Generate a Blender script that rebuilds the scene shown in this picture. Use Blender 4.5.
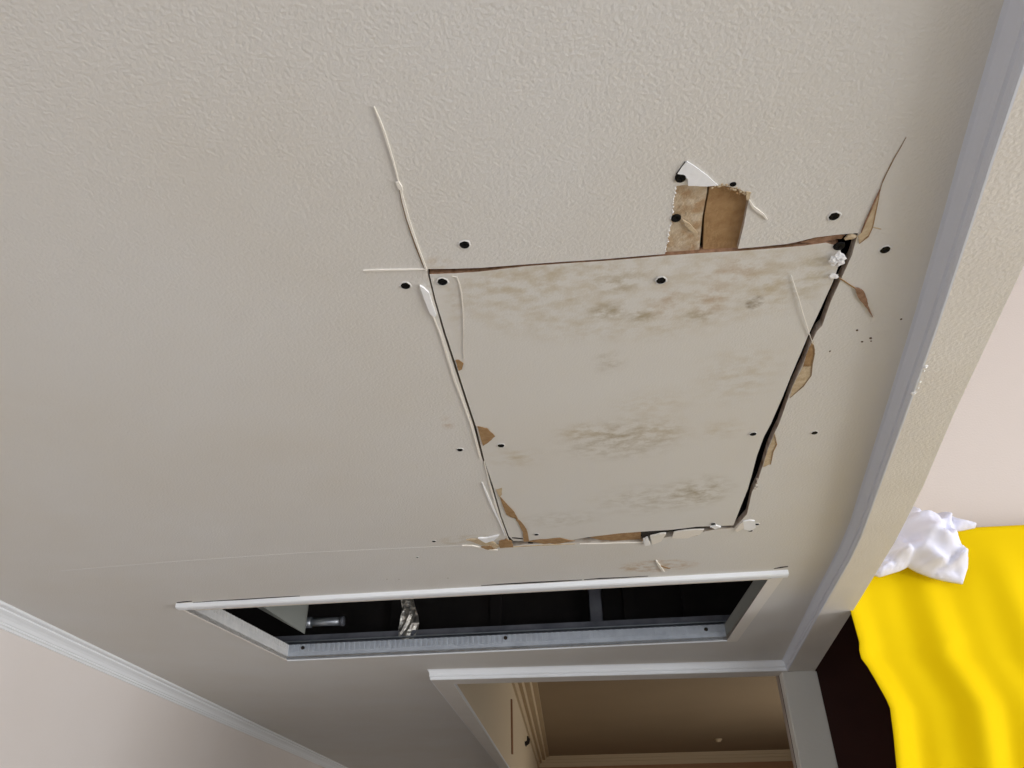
import bpy, bmesh, math, random
from mathutils import Vector, Matrix, noise
from mathutils.geometry import tessellate_polygon
random.seed(7)
for o in list(bpy.data.objects): bpy.data.objects.remove(o)
scn = bpy.context.scene
col = scn.collection

# ------------------------------------------------------------------ camera
FPX, CX, CY = 740.0, 512.0, 384.0
EYE = Vector((0, 0, 1.65))
_dy = Vector((602 - CX, -(855 - CY), -FPX)).normalized()
_z = Vector((1, .017, 0)).cross(_dy).normalized()
_x = _dy.cross(_z)
ROT = Matrix((_x, _dy, _z))                      # camera axes -> world axes
cd = bpy.data.cameras.new('camera'); cam = bpy.data.objects.new('camera', cd); col.objects.link(cam)
cd.sensor_fit = 'HORIZONTAL'; cd.sensor_width = 36.0; cd.lens = 36.0 * FPX / 1024
cd.clip_start = .02; cd.clip_end = 100
cam.matrix_world = Matrix.Translation(EYE) @ ROT.to_4x4()
scn.camera = cam

# ------------------------------------------------------------------ world, daylight, exposure
w = bpy.data.worlds.new('world'); scn.world = w; w.use_nodes = True
w.node_tree.nodes['Background'].inputs[0].default_value = (.78, .88, 1, 1)
w.node_tree.nodes['Background'].inputs[1].default_value = 1.0
def window_light(name, loc, direction, sx, sy, power, colr):
    d = bpy.data.lights.new(name, 'AREA'); d.shape = 'RECTANGLE'; d.size = sx; d.size_y = sy
    d.energy = power; d.color = colr
    o = bpy.data.objects.new(name, d); col.objects.link(o); o.location = loc
    o.rotation_euler = Vector(direction).to_track_quat('-Z', 'Z').to_euler()
    return o
window_light('daylight_through_back_window', (-.35, -2.52, 1.35), (0, 1, 0), 1.3, 1.3, 14, (.78, .89, 1))
window_light('added_side_back_light', (2.2, -2.52, 1.25), (0, 1, 0), 1.8, 1.9, 60, (.94, .97, 1))  # unseen source added to brighten the side room and cloths
window_light('daylight_through_side_window', (3.92, .1, 1.1), (-1, 0, 0), 2.6, 2.0, 150, (1, .99, .972))
window_light('added_hall_light', (3.92, 7.0, 1.5), (-1, 0, 0), 2.0, 1.4, 78, (1, .94, .84))  # unseen source added to brighten the dark hall
scn.view_settings.view_transform = 'Standard'; scn.view_settings.look = 'None'
scn.view_settings.gamma = 1; scn.view_settings.use_curve_mapping = False
scn.view_settings.exposure = -.1

# ------------------------------------------------------------------ pixel -> place
def ray(x, y): return ROT @ Vector((x - CX, CY - y, -FPX))
def at_z(x, y, z): d = ray(x, y); return EYE + d * ((z - EYE.z) / d.z)
def at_y(x, y, Y): d = ray(x, y); return EYE + d * (Y / d.y)
def at_wall(x, y, a, b):                          # vertical plane through plan points a, b
    d = ray(x, y); n = Vector((b[1] - a[1], -(b[0] - a[0])))
    t = (Vector(a)).dot(n) / Vector((d.x, d.y)).dot(n); return EYE + d * t
CZ, SZ, HZ, RZ = 2.15, 2.12, 2.85, 3.30                     # dropped ceiling, soffits of its border, high ceiling
BOARD = .0100
def c2(x, y): p = at_z(x, y, CZ); return (p.x, p.y)
def s2(x, y): p = at_z(x, y, SZ); return (p.x, p.y)

# ------------------------------------------------------------------ materials
def L(c):                                         # srgb 0-255 -> linear
    return tuple(((v / 255 + .055) / 1.055) ** 2.4 if v / 255 > .04045 else v / 255 / 12.92 for v in c) + (1,)
def mat(name, rgb, rough=.6, metal=0, bump=None, var=None, spec=.5, sheen=0):
    m = bpy.data.materials.new(name); m.use_nodes = True
    nt = m.node_tree; b = nt.nodes['Principled BSDF']
    b.inputs['Base Color'].default_value = L(rgb); b.inputs['Roughness'].default_value = rough
    b.inputs['Metallic'].default_value = metal; b.inputs['Specular IOR Level'].default_value = spec
    tc = nt.nodes.new('ShaderNodeTexCoord')
    if var:                                       # (rgb2, scale, contrast)
        n = nt.nodes.new('ShaderNodeTexNoise'); n.inputs['Scale'].default_value = var[1]; n.inputs['Detail'].default_value = 5
        nt.links.new(tc.outputs['Object'], n.inputs['Vector'])
        mr = nt.nodes.new('ShaderNodeMapRange'); mr.inputs[1].default_value = .5 - var[2]; mr.inputs[2].default_value = .5 + var[2]
        nt.links.new(n.outputs[0], mr.inputs[0])
        mx = nt.nodes.new('ShaderNodeMix'); mx.data_type = 'RGBA'
        mx.inputs[6].default_value = L(rgb); mx.inputs[7].default_value = L(var[0])
        nt.links.new(mr.outputs[0], mx.inputs[0]); nt.links.new(mx.outputs[2], b.inputs['Base Color'])
    if bump:                                      # (scale, distance, stretch)
        mp = nt.nodes.new('ShaderNodeMapping'); mp.inputs['Scale'].default_value = bump[2] if len(bump) > 2 else (1, 1, 1)
        nt.links.new(tc.outputs['Object'], mp.inputs[0])
        n = nt.nodes.new('ShaderNodeTexNoise'); n.inputs['Scale'].default_value = bump[0]; n.inputs['Detail'].default_value = 3
        nt.links.new(mp.outputs[0], n.inputs['Vector'])
        bp = nt.nodes.new('ShaderNodeBump'); bp.inputs['Distance'].default_value = bump[1]; bp.inputs['Strength'].default_value = 1
        nt.links.new(n.outputs[0], bp.inputs['Height']); nt.links.new(bp.outputs[0], b.inputs['Normal'])
    return m
PAINT = (222, 220, 217)
M = {}
M['ceiling'] = mat('stippled_ceiling_paint', PAINT, .7, bump=(300, .0007), var=((217, 214, 210), 3, .3))
M['gypsum'] = mat('cut_gypsum', (196, 188, 178), .9, bump=(300, .001), var=((150, 132, 112), 60, .2))
M['gypsum_white'] = mat('white_gypsum', (238, 236, 234), .9, bump=(300, .001))
M['trim'] = mat('white_gloss_trim', (240, 242, 245), .4, bump=(60, .0003))
M['shaded_trim'] = mat('cornice_paint_with_shade', (212, 216, 226), .45, bump=(60, .0003))  # white trim greyed: shade of the left-facing cornice put into the colour
M['soffit'] = mat('rolled_wall_paint', (226, 221, 214), .7, bump=(260, .0006, (1, 1, 1)), var=((218, 212, 204), 8, .3))
M['wall'] = mat('cream_wall_paint', (226, 219, 216), .75, bump=(200, .0004), var=((221, 212, 206), 2, .3))
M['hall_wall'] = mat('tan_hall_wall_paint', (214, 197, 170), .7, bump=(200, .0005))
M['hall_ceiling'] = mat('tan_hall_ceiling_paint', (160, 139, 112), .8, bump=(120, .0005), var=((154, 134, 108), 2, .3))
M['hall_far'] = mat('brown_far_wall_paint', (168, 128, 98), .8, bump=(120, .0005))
M['hall_trim'] = mat('tan_hall_trim_paint', (206, 186, 156), .6, bump=(60, .0003))
M['column'] = mat('grey_white_column_paint', (214, 212, 206), .6, bump=(200, .0004))
M['right_ceiling'] = mat('pale_pink_cream_paint', (202, 193, 188), .8, bump=(200, .0004))
M['screw'] = mat('black_phosphate_screw', (10, 9, 9), .7, 0, spec=.2)
M['kraft'] = mat('torn_kraft_paper', (170, 138, 98), .9, bump=(400, .0008), var=((146, 112, 74), 120, .2))
M['kraft_pale'] = mat('pale_torn_paper', (208, 190, 160), .9, bump=(400, .0008), var=((186, 162, 130), 120, .2))
M['kraft_red'] = mat('reddish_torn_paper', (166, 130, 104), .9, bump=(400, .0008), var=((120, 88, 62), 150, .2))
M['chip'] = mat('brown_chipboard', (174, 141, 100), .85, bump=(350, .0010), var=((152, 116, 76), 90, .22))
M['chip_dirty'] = mat('dirty_chipboard', (176, 146, 112), .9, bump=(300, .0012), var=((206, 190, 166), 75, .12))
M['paper_white'] = mat('white_paper', (244, 244, 246), .7, bump=(200, .0004))
M['thread'] = mat('pale_thread', (238, 232, 222), .7)
M['lift'] = mat('lifted_paint_edge', (236, 230, 221), .7, bump=(300, .0006))
M['crack'] = mat('gap_shade_and_hook', (40, 32, 26), .9)  # painted shade of narrow gaps and holes; also the hook's colour
M['crack_tan'] = mat('tan_crack_tone', (142, 118, 88), .9)  # tan tone of the thin crack lines
M['galv'] = mat('galvanised_steel', (176, 180, 186), .38, .75, bump=(90, .0004), var=((150, 156, 164), 30, .25))
M['galv_dark'] = mat('dark_steel_channel', (112, 114, 122), .6, .3, bump=(80, .0004), var=((74, 76, 84), 20, .25))  # darker grey steel with mottled tone
M['bead'] = mat('metal_corner_bead', (222, 220, 217), .6, 0, bump=(120, .0004), var=((204, 203, 202), 40, .25))
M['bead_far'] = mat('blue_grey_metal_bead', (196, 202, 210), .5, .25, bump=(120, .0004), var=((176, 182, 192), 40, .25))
M['foil'] = mat('crumpled_duct_foil', (190, 186, 178), .3, .85, bump=(70, .006))
M['plenum'] = mat('void_shade_board', (30, 25, 23), .95, bump=(40, .002), var=((18, 15, 14), 12, .3))  # near-black stands in for the shade inside the ceiling void
M['duct_panel'] = mat('grey_duct_panel', (150, 152, 146), .6, .1, bump=(60, .0005))
M['wood'] = mat('dark_brown_wardrobe_veneer', (78, 46, 40), .55, bump=(60, .0004, (1, 1, .06)), var=((64, 38, 34), 6, .3), spec=.3)
M['yellow'] = mat('yellow_satin_cloth', (226, 194, 0), .8, bump=(700, .0004), spec=.1)
M['white_cloth'] = mat('white_cotton_cloth', (222, 223, 240), .9, bump=(500, .0006))
M['floor'] = mat('pale_floor_tile', (138, 136, 134), .45, var=((128, 126, 124), 4, .3))
M['frame'] = mat('white_window_frame', (235, 235, 232), .4)
M['dirt'] = mat('brown_speck', (92, 72, 50), .9)
def glass():
    m = bpy.data.materials.new('window_glass'); m.use_nodes = True; nt = m.node_tree
    for n in list(nt.nodes): nt.nodes.remove(n)
    o = nt.nodes.new('ShaderNodeOutputMaterial'); mx = nt.nodes.new('ShaderNodeMixShader')
    t = nt.nodes.new('ShaderNodeBsdfTransparent'); g = nt.nodes.new('ShaderNodeBsdfGlossy'); g.inputs['Roughness'].default_value = .05
    mx.inputs[0].default_value = .06
    nt.links.new(t.outputs[0], mx.inputs[1]); nt.links.new(g.outputs[0], mx.inputs[2]); nt.links.new(mx.outputs[0], o.inputs[0])
    return m
M['glass'] = glass()
def stained(name, base, blobs, bump):             # blobs: (px, py, rx_px, ry_px, strength, rgb)
    m = mat(name, base, .75, bump=bump, var=((217, 212, 204), 4, .3)); nt = m.node_tree; b = nt.nodes['Principled BSDF']
    tc = nt.nodes.new('ShaderNodeTexCoord')
    nz = nt.nodes.new('ShaderNodeTexNoise'); nz.inputs['Scale'].default_value = 40; nz.inputs['Detail'].default_value = 7; nz.inputs['Roughness'].default_value = .62
    mpn = nt.nodes.new('ShaderNodeMapping'); mpn.inputs['Rotation'].default_value = (0, 0, .35); mpn.inputs['Scale'].default_value = (1, 1.5, 1)
    nt.links.new(tc.outputs['Object'], mpn.inputs[0]); nt.links.new(mpn.outputs[0], nz.inputs['Vector'])
    nr = nt.nodes.new('ShaderNodeMapRange'); nr.inputs[1].default_value = .42; nr.inputs[2].default_value = .70
    nt.links.new(nz.outputs[0], nr.inputs[0])
    cur = b.inputs['Base Color'].links[0].from_socket
    for px, py, rx, ry, st, rgb, hard in blobs:
        p = c2(px, py); q = c2(px + rx, py); r = c2(px, py + ry)
        s = nt.nodes.new('ShaderNodeVectorMath'); s.operation = 'SUBTRACT'; s.inputs[1].default_value = (p[0], p[1], CZ)
        nt.links.new(tc.outputs['Object'], s.inputs[0])
        k = nt.nodes.new('ShaderNodeVectorMath'); k.operation = 'MULTIPLY'
        k.inputs[1].default_value = (1 / abs(q[0] - p[0]), 1 / abs(r[1] - p[1]), 0); nt.links.new(s.outputs[0], k.inputs[0])
        ln = nt.nodes.new('ShaderNodeVectorMath'); ln.operation = 'LENGTH'; nt.links.new(k.outputs[0], ln.inputs[0])
        mr = nt.nodes.new('ShaderNodeMapRange'); mr.interpolation_type = 'SMOOTHSTEP'
        mr.inputs[1].default_value = 1; mr.inputs[2].default_value = .0 if not hard else .6; mr.inputs[3].default_value = 0; mr.inputs[4].default_value = st
        nt.links.new(ln.outputs['Value'], mr.inputs[0])
        mu = nt.nodes.new('ShaderNodeMath'); mu.operation = 'MULTIPLY'; nt.links.new(mr.outputs[0], mu.inputs[0])
        if hard == 2: mu.inputs[1].default_value = 1
        else: nt.links.new(nr.outputs[0], mu.inputs[1])
        mx = nt.nodes.new('ShaderNodeMix'); mx.data_type = 'RGBA'; mx.inputs[7].default_value = L(rgb)
        nt.links.new(mu.outputs[0], mx.inputs[0]); nt.links.new(cur, mx.inputs[6]); cur = mx.outputs[2]
    nt.links.new(cur, b.inputs['Base Color'])
    return m
TAN, OLIVE, RUST = (190, 174, 144), (158, 142, 110), (184, 156, 128)
M['panel'] = stained('water_stained_board', (220, 218, 214), [
    (640, 288, 230, 62, .55, TAN, 1), (560, 275, 120, 40, .5, TAN, 0), (620, 282, 34, 15, .9, OLIVE, 0), (608, 312, 30, 12, 1, OLIVE, 0),
    (640, 316, 28, 9, .9, OLIVE, 0), (665, 303, 22, 22, .7, RUST, 0), (712, 300, 26, 24, .8, RUST, 0), (735, 272, 45, 18, .75, RUST, 0),
    (755, 303, 11, 8, 1, (96, 76, 50), 1), (700, 316, 26, 9, .7, OLIVE, 0), (770, 285, 40, 40, .6, TAN, 0), (815, 275, 26, 30, .6, (168, 150, 92), 0),
    (452, 300, 14, 60, .4, TAN, 0), (500, 285, 60, 30, .4, TAN, 0),
    (620, 440, 85, 26, .95, OLIVE, 0), (585, 432, 40, 12, .9, TAN, 0), (660, 430, 40, 18, .7, TAN, 0), (515, 458, 40, 14, .7, TAN, 0),
    (700, 492, 45, 20, .9, OLIVE, 0), (650, 405, 60, 22, .5, TAN, 0), (740, 375, 60, 40, .6, TAN, 0), (610, 362, 25, 16, .6, OLIVE, 0), (720, 430, 40, 14, .6, TAN, 0),
    (650, 500, 80, 20, .5, OLIVE, 0), (560, 520, 60, 12, .4, OLIVE, 0)], (420, .0003))
M['ceiling_s'] = stained('stippled_ceiling_paint_marked', PAINT, [
    (658, 566, 48, 7, .75, (190, 158, 120), 1), (638, 568, 26, 5, .6, (180, 150, 112), 0), (448, 424, 10, 10, .7, RUST, 0), (437, 263, 20, 9, .9, (190, 164, 126), 0), (431, 290, 18, 28, .7, (188, 166, 136), 0),
    (470, 540, 40, 6, .6, TAN, 1)], (300, .0007))

# ------------------------------------------------------------------ helpers
def link(name, me, parent=None):
    o = bpy.data.objects.new(name, me); col.objects.link(o)
    if parent: o.parent = parent
    return o
def mesh(name, v, f, m, parent=None, smooth=False, mi=None):
    me = bpy.data.meshes.new(name); me.from_pydata([tuple(p) for p in v], [], f)
    for k in (m if isinstance(m, (list, tuple)) else [m]): me.materials.append(M[k])
    if mi: me.polygons.foreach_set('material_index', mi)
    bm = bmesh.new(); bm.from_mesh(me); bmesh.ops.recalc_face_normals(bm, faces=bm.faces); bm.to_mesh(me); bm.free()
    if smooth: me.polygons.foreach_set('use_smooth', [True] * len(me.polygons))
    return link(name, me, parent)
def tag(o, label, cat, group=None):
    o['label'] = label; o['category'] = cat
    if group: o['group'] = group
    return o
def struct(o, label=None, cat=None):
    o['kind'] = 'structure'
    if label: o['label'] = label
    if cat: o['category'] = cat
    return o
def box_vf(x0, x1, y0, y1, z0, z1):
    v = [(x, y, z) for x in (x0, x1) for y in (y0, y1) for z in (z0, z1)]
    return v, [(0, 1, 3, 2), (4, 6, 7, 5), (0, 4, 5, 1), (2, 3, 7, 6), (0, 2, 6, 4), (1, 5, 7, 3)]
def box(name, x0, x1, y0, y1, z0, z1, m, parent=None, bevel=0):
    v, f = box_vf(x0, x1, y0, y1, z0, z1); o = mesh(name, v, f, m, parent)
    if bevel:
        bm = bmesh.new(); bm.from_mesh(o.data)
        bmesh.ops.bevel(bm, geom=bm.edges[:], offset=bevel, segments=2, affect='EDGES'); bm.to_mesh(o.data); bm.free()
    return o
def boxes(name, lst, m, parent=None):
    V, F = [], []
    for b in lst:
        v, f = box_vf(*b); n = len(V); V += v; F += [tuple(i + n for i in q) for q in f]
    return mesh(name, V, F, m, parent)
def slab(name, outer, holes, z0, z1, mats, parent=None):     # mats: (underside, cut edge)
    loops = [[Vector((p[0], p[1], 0)) for p in l] for l in [outer] + holes]
    tris = tessellate_polygon(loops); flat = [p for l in loops for p in l]; n = len(flat)
    v = [(p.x, p.y, z0) for p in flat] + [(p.x, p.y, z1) for p in flat]
    f = [tuple(t) for t in tris] + [tuple(i + n for i in t) for t in tris]; mi = [0] * len(tris) + [1] * len(tris)
    s = 0
    for l in loops:
        k = len(l)
        for i in range(k):
            a, b = s + i, s + (i + 1) % k; f.append((a, b, b + n, a + n)); mi.append(1)
        s += k
    return mesh(name, v, f, mats, parent, mi=mi)
def sweep(name, path, profile, m, parent=None, side=1):      # path: plan points; profile: (offset to the left of travel * side, z)
    P = [Vector(p) for p in path]; V, F = [], []; n = len(profile)
    for i, p in enumerate(P):
        d0 = (P[i] - P[i - 1]).normalized() if i else (P[1] - P[0]).normalized()
        d1 = (P[i + 1] - P[i]).normalized() if i < len(P) - 1 else d0
        n0, n1 = Vector((-d0.y, d0.x)), Vector((-d1.y, d1.x)); b = (n0 + n1).normalized(); b /= max(.3, b.dot(n0))
        for off, z in profile: V.append((p.x + b.x * off * side, p.y + b.y * off * side, z))
    for i in range(len(P) - 1):
        for j in range(n):
            k = (j + 1) % n; F.append((i * n + j, i * n + k, (i + 1) * n + k, (i + 1) * n + j))
    F.append(tuple(range(n))); F.append(tuple((len(P) - 1) * n + j for j in range(n)))
    return mesh(name, V, F, m, parent)
def wobble(poly, amp, sub=2):                                # roughen an outline given in pixels
    out = []
    for i, p in enumerate(poly):
        q = poly[(i + 1) % len(poly)]; out.append(p)
        for k in range(1, sub + 1):
            t = k / (sub + 1); out.append((p[0] + (q[0] - p[0]) * t + random.uniform(-amp, amp), p[1] + (q[1] - p[1]) * t + random.uniform(-amp, amp)))
    return out
def flake(name, pix, m, parent, lift=.0003, th=.0006, amp=.35, sub=2):   # thin torn paper lying on the ceiling face
    pts = [c2(*p) for p in (wobble(pix, amp, sub) if amp else pix)]
    return slab(name, pts, [], CZ - lift - th, CZ - lift + .0001, (m, m), parent)
def ribbon(name, pix, w, m, parent, th=.0006, taper=True, lift=0):       # crack or raised edge following pixels on the ceiling
    P = [Vector(c2(*p)) for p in pix]; Lf, Rt = [], []
    for i, p in enumerate(P):
        d = (P[min(i + 1, len(P) - 1)] - P[max(i - 1, 0)]).normalized(); n = Vector((-d.y, d.x))
        k = w / 2 * (1 if not taper else max(.15, math.sin(math.pi * (i + .25) / (len(P) - .5)) ** .5)) * random.uniform(.75, 1.25)
        Lf.append(p + n * k); Rt.append(p - n * k)
    return slab(name, [tuple(q) for q in Lf] + [tuple(q) for q in reversed(Rt)], [], CZ - th - lift, CZ + .0001 - lift, (m, m), parent)
def tube(name, pts, r, m, parent=None, seg=8):
    V, F = [], []; pts = [Vector(p) for p in pts]
    for i, p in enumerate(pts):
        d = (pts[min(i + 1, len(pts) - 1)] - pts[max(i - 1, 0)]).normalized()
        a = d.orthogonal().normalized() if i == 0 else (a - d * a.dot(d)).normalized(); b = d.cross(a)
        rr = r[i] if isinstance(r, (list, tuple)) else r
        for k in range(seg):
            t = 2 * math.pi * k / seg; V.append(p + (a * math.cos(t) + b * math.sin(t)) * rr)
    for i in range(len(pts) - 1):
        for k in range(seg):
            F.append((i * seg + k, i * seg + (k + 1) % seg, (i + 1) * seg + (k + 1) % seg, (i + 1) * seg + k))
    F.append(tuple(range(seg))); F.append(tuple((len(pts) - 1) * seg + k for k in range(seg)))
    return mesh(name, V, F, m, parent, smooth=True)
def lump(name, c, r, m, parent, sub=2, amp=.45, fr=1.6, squash=(1, 1, 1)):
    bm = bmesh.new(); bmesh.ops.create_icosphere(bm, subdivisions=sub, radius=1)
    for v in bm.verts:
        k = 1 + amp * noise.noise(v.co * fr + Vector(c) * 31); v.co = Vector((v.co.x * squash[0], v.co.y * squash[1], v.co.z * squash[2])) * r * k + Vector(c)
    me = bpy.data.meshes.new(name); bm.to_mesh(me); bm.free(); me.materials.append(M[m]); return link(name, me, parent)

# ------------------------------------------------------------------ plan lines taken from the photograph
BACK, FAR_L = -2.5, 6.2
def extend(p, q, Y):                                         # point on line p-q at depth Y
    t = (Y - p[1]) / (q[1] - p[1]); return (p[0] + (q[0] - p[0]) * t, Y)
corn_in = [s2(*p) for p in [(994, 160), (975, 218), (938, 328), (905, 420), (880, 488), (862, 537), (850, 562), (823, 608), (788, 671)]]
corn_in = [extend(corn_in[0], corn_in[3], BACK)] + corn_in
soff_out = [s2(*p) for p in [(1024, 265), (998, 320), (953, 416), (922.5, 488), (896, 540), (859, 601), (847, 620), (814, 672)]]
soff_out = [extend(soff_out[0], soff_out[3], BACK)] + soff_out
HY0 = s2(*(430, 679)); HY1 = corn_in[-1]                     # header face, left and right ends
bulk_in0, bulk_in1 = s2(455, 687), s2(508, 768)
bi = lambda Y: extend(bulk_in0, bulk_in1, Y)
bulk_o0 = c2(428, 677); bulk_o1 = c2(501, 768); bo = lambda Y: extend(bulk_o0, bulk_o1, Y)
lc0, lc1 = c2(0, 600), c2(280, 735); lcr = lambda Y: extend(lc0, lc1, Y)
CROWN_P, CROWN_D = .042, .038
lw = lambda Y: (lcr(Y)[0] - CROWN_P, Y)
FAR_H = 11.9
header_l = (bulk_in0[0] - .075, HY0[1] + .02); hl_y = header_l[1]
FACE_P = .010                                                # cornice projection

# ------------------------------------------------------------------ dropped ceiling with its cuts
notch = [(665, 254), (668, 238), (671.5, 221.6), (673, 205), (676.5, 186), (686, 184.6), (700, 185), (710, 185), (722, 185.5), (730, 187), (739, 189), (747, 193), (748.5, 200), (744, 224), (738, 248.7)]
cut_top = [(426.5, 269), (450, 268.8), (479, 268), (525, 264.5), (560, 262), (599, 259.6), (630, 257)] + notch + [(760, 246.8), (787, 244), (800, 241.3), (815, 237.5), (835, 235), (858, 233)]
cut_right = [(852, 255), (842, 277), (831, 301), (822, 326), (817, 331), (809, 347), (802.5, 365), (792, 387), (788, 399), (779, 424), (774, 434), (768, 448), (763, 465), (758, 480), (752, 492), (747, 514), (741, 521), (734, 528)]
cut_bot = [(715, 529.5), (697, 533), (670, 536.5), (655, 540), (642, 541.5), (610, 542.3), (580, 543), (553, 543.2), (529, 544), (512, 546), (502, 546.5)]
cut_left = [(508, 541), (500, 516), (491.5, 487), (481.5, 457), (474, 427.5), (464, 397), (452.5, 361.5), (443.5, 333.6), (434, 300)]
hole_patch = [c2(*p) for p in cut_top + cut_right + cut_bot + cut_left]
VFL, VFR = c2(287, 660), c2(727, 640)
VNL = extend(c2(191, 613), VFL, 1.665); VNR = extend(c2(772, 578), VFR, 1.630)
vent_hole = [VNL, VNR, VFR, VFL]
cw = [(p[0] + .01, p[1]) for p in corn_in[:-1]] + [(corn_in[-1][0] + .01, HY1[1] + .01)]
outer = [(lcr(BACK)[0] - .02, BACK)] + cw + [(header_l[0] + .02, hl_y + .03), (bo(FAR_L)[0] + .02, FAR_L), (lcr(FAR_L)[0] - .02, FAR_L)]
ceiling = struct(slab('ceiling', outer, [hole_patch, vent_hole], CZ, CZ + BOARD, ('ceiling_s', 'gypsum')), 'stippled off-white dropped ceiling with a rough rectangular cut', 'ceiling')

# the loose board refitted in the cut
p_top = [(429.5, 274.5), (455, 273.5), (479, 272), (525, 266.6), (560, 264), (599, 261.6), (640, 258.3), (667, 255.8), (700, 253.4), (738, 251.3), (770, 249), (804, 246), (826, 243), (840, 247)]
p_right = [(841, 252), (838, 268), (833, 282), (820.5, 309.5), (809.5, 333), (801, 353), (792, 374), (783, 396.5), (771, 424), (764, 437), (757, 456), (752, 475), (748, 489), (740, 509), (733.5, 525.5)]
p_bot = [(697, 527), (672, 530), (655, 531), (640.5, 532), (619, 533.6), (588, 537.4), (573, 540), (553, 540.5), (529, 541.5), (513, 541)]
p_left = [(508.8, 536.6), (501.3, 516), (493.2, 487), (484.2, 460), (482.2, 452), (476.2, 427.5), (466, 397), (454.7, 361.5), (445.5, 333.6), (435.6, 300)]
panel = tag(slab('ceiling_panel', [c2(*p) for p in p_top + p_right + p_bot + p_left], [], CZ + .0004, CZ + BOARD, ('panel', 'kraft_red')),
            'loose water-stained plasterboard rectangle refitted in the cut ceiling', 'panel')

# ------------------------------------------------------------------ screws
def screw_head():
    V, F = [], []; n = 24; r = .0049
    prof = [(r, .0008), (r * .93, -.0005), (r * .72, -.0007), (r * .60, -.0006), (r * .42, .0), (r * .2, .0001)]
    for rr, z in prof:
        for k in range(n):
            t = 2 * math.pi * k / n; c = 1
            if prof.index((rr, z)) >= 3: c = 1 if k % 6 in (0, 1, 5) else .45     # cross recess
            V.append((math.cos(t) * rr * c, math.sin(t) * rr * c, z))
    for i in range(len(prof) - 1):
        for k in range(n): F.append((i * n + k, i * n + (k + 1) % n, (i + 1) * n + (k + 1) % n, (i + 1) * n + k))
    F.append(tuple((len(prof) - 1) * n + k for k in range(n)))
    me = bpy.data.meshes.new('screw'); me.from_pydata(V, [], F); me.materials.append(M['screw']); return me
def rim_mesh():
    V, F = [], []; n = 24
    for rr, z in [(.0049, .0003), (.0051, -.0003), (.0057, -.0003), (.0066, .0004)]:
        for k in range(n):
            t = 2 * math.pi * k / n; w = 1 + .05 * math.sin(3 * t + 1) + .04 * math.sin(7 * t); V.append((math.cos(t) * rr * w, math.sin(t) * rr * w, z))
    for i in range(3):
        for k in range(n): F.append((i * n + k, i * n + (k + 1) % n, (i + 1) * n + (k + 1) % n, (i + 1) * n + k))
    me = bpy.data.meshes.new('screw_rim'); me.from_pydata(V, [], F); me.materials.append(M['ceiling']); return me
SM, RM = screw_head(), rim_mesh()
def screw(px, py, parent, s=1, rim=True, dz=0):
    o = link('screw', SM, parent); p = c2(px, py); o.location = (p[0], p[1], CZ - .0005 + dz); o.scale = (s, s, 1); o.rotation_euler[2] = random.uniform(0, 3)
    if rim:
        r = link('raised_rim', RM, o)
for a in [(464.5, 244.5), (405.5, 285.5), (834, 216), (885, 249.5), (460, 449.5, .85), (434, 541, .75), (814.5, 432.5, .9), (757, 524, .8), (750.5, 530.5, .8), (417.5, 557, .45)]:
    screw(a[0], a[1], ceiling, a[2] if len(a) > 2 else 1)
for a in [(442.5, 281.5, 1.05), (661, 280.2), (501, 445.3), (536.5, 534.3, .85), (753, 433.8, .95), (713, 523.6, .9)]:
    screw(a[0], a[1], panel, a[2] if len(a) > 2 else 1)
screw(839, 246, panel, 1.15, False)

# ------------------------------------------------------------------ chipboard strips bared in the torn-out notch
BZ = CZ + .005
def bz2(x, y): p = at_z(x, y, BZ); return (p.x, p.y)
def board(label, pix, m, group):
    return tag(slab('backing_board', [bz2(*p) for p in pix], [], BZ, BZ + .012, (m, m)), label, 'board', group)
bl = board('dirty brown chipboard strip left of the crack in the torn notch', [(661, 258), (672, 180), (690, 177), (708, 179), (707, 192), (702.5, 216), (699, 252.5), (698.5, 260)], 'chip_dirty', 'chipboard strips above the notch')
br = board('plain brown chipboard strip right of the crack in the torn notch', [(702.5, 260), (703.5, 240), (704.5, 216), (709, 192), (710.5, 179), (752, 184), (757, 192), (750, 258)], 'chip', 'chipboard strips above the notch')
for px, py, s in [(680.5, 177.5, 1.0), (676, 218, 1.0)]:
    screw(px, py, ceiling, s, False, -.0006 if py < 200 else 0)
bm_ = tag(flake('torn_scrap', [(683, 221.5), (689, 225), (695, 231.5), (698, 235), (692, 233.5), (686, 228)], 'kraft_pale', None, -.0038, .0012), 'pale torn paper scrap stuck to the left chipboard strip', 'paper scrap')

# ------------------------------------------------------------------ torn paper, cracks, crumbs on the ceiling face
flake('bare_paper_flap', [(677.5, 173), (682, 166), (687, 160.5), (696, 166.5), (707, 174.5), (718, 184.5), (704, 185.4), (688, 184.8), (687.5, 178), (683, 174)], 'paper_white', ceiling, .0004, .0010, .2)
ribbon('dark_gap', [(676, 174), (679, 170), (685, 161.5)], .0012, 'crack', ceiling, .0004)
ribbon('dark_gap', [(675.5, 175.5), (679, 176), (686, 176.5)], .006, 'crack', ceiling, .0007)
def crumbs(name, pts, r, m, parent, group=None):             # torn fibres and gypsum crumbs along an edge, joined
    bm = bmesh.new()
    for px, py, s in pts:
        p = c2(px, py); k = bmesh.ops.create_icosphere(bm, subdivisions=1, radius=r * s)['verts']
        for v in k:
            v.co = v.co * (1 + .5 * noise.noise(v.co * 400 + Vector((px, py, 0)))); v.co = Vector((v.co.x + p[0], v.co.y + p[1], v.co.z * .6 + CZ - r * .2))
    me = bpy.data.meshes.new(name); bm.to_mesh(me); bm.free(); me.materials.append(M[m]); o = link(name, me, parent); o['kind'] = 'stuff'; return o
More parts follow.
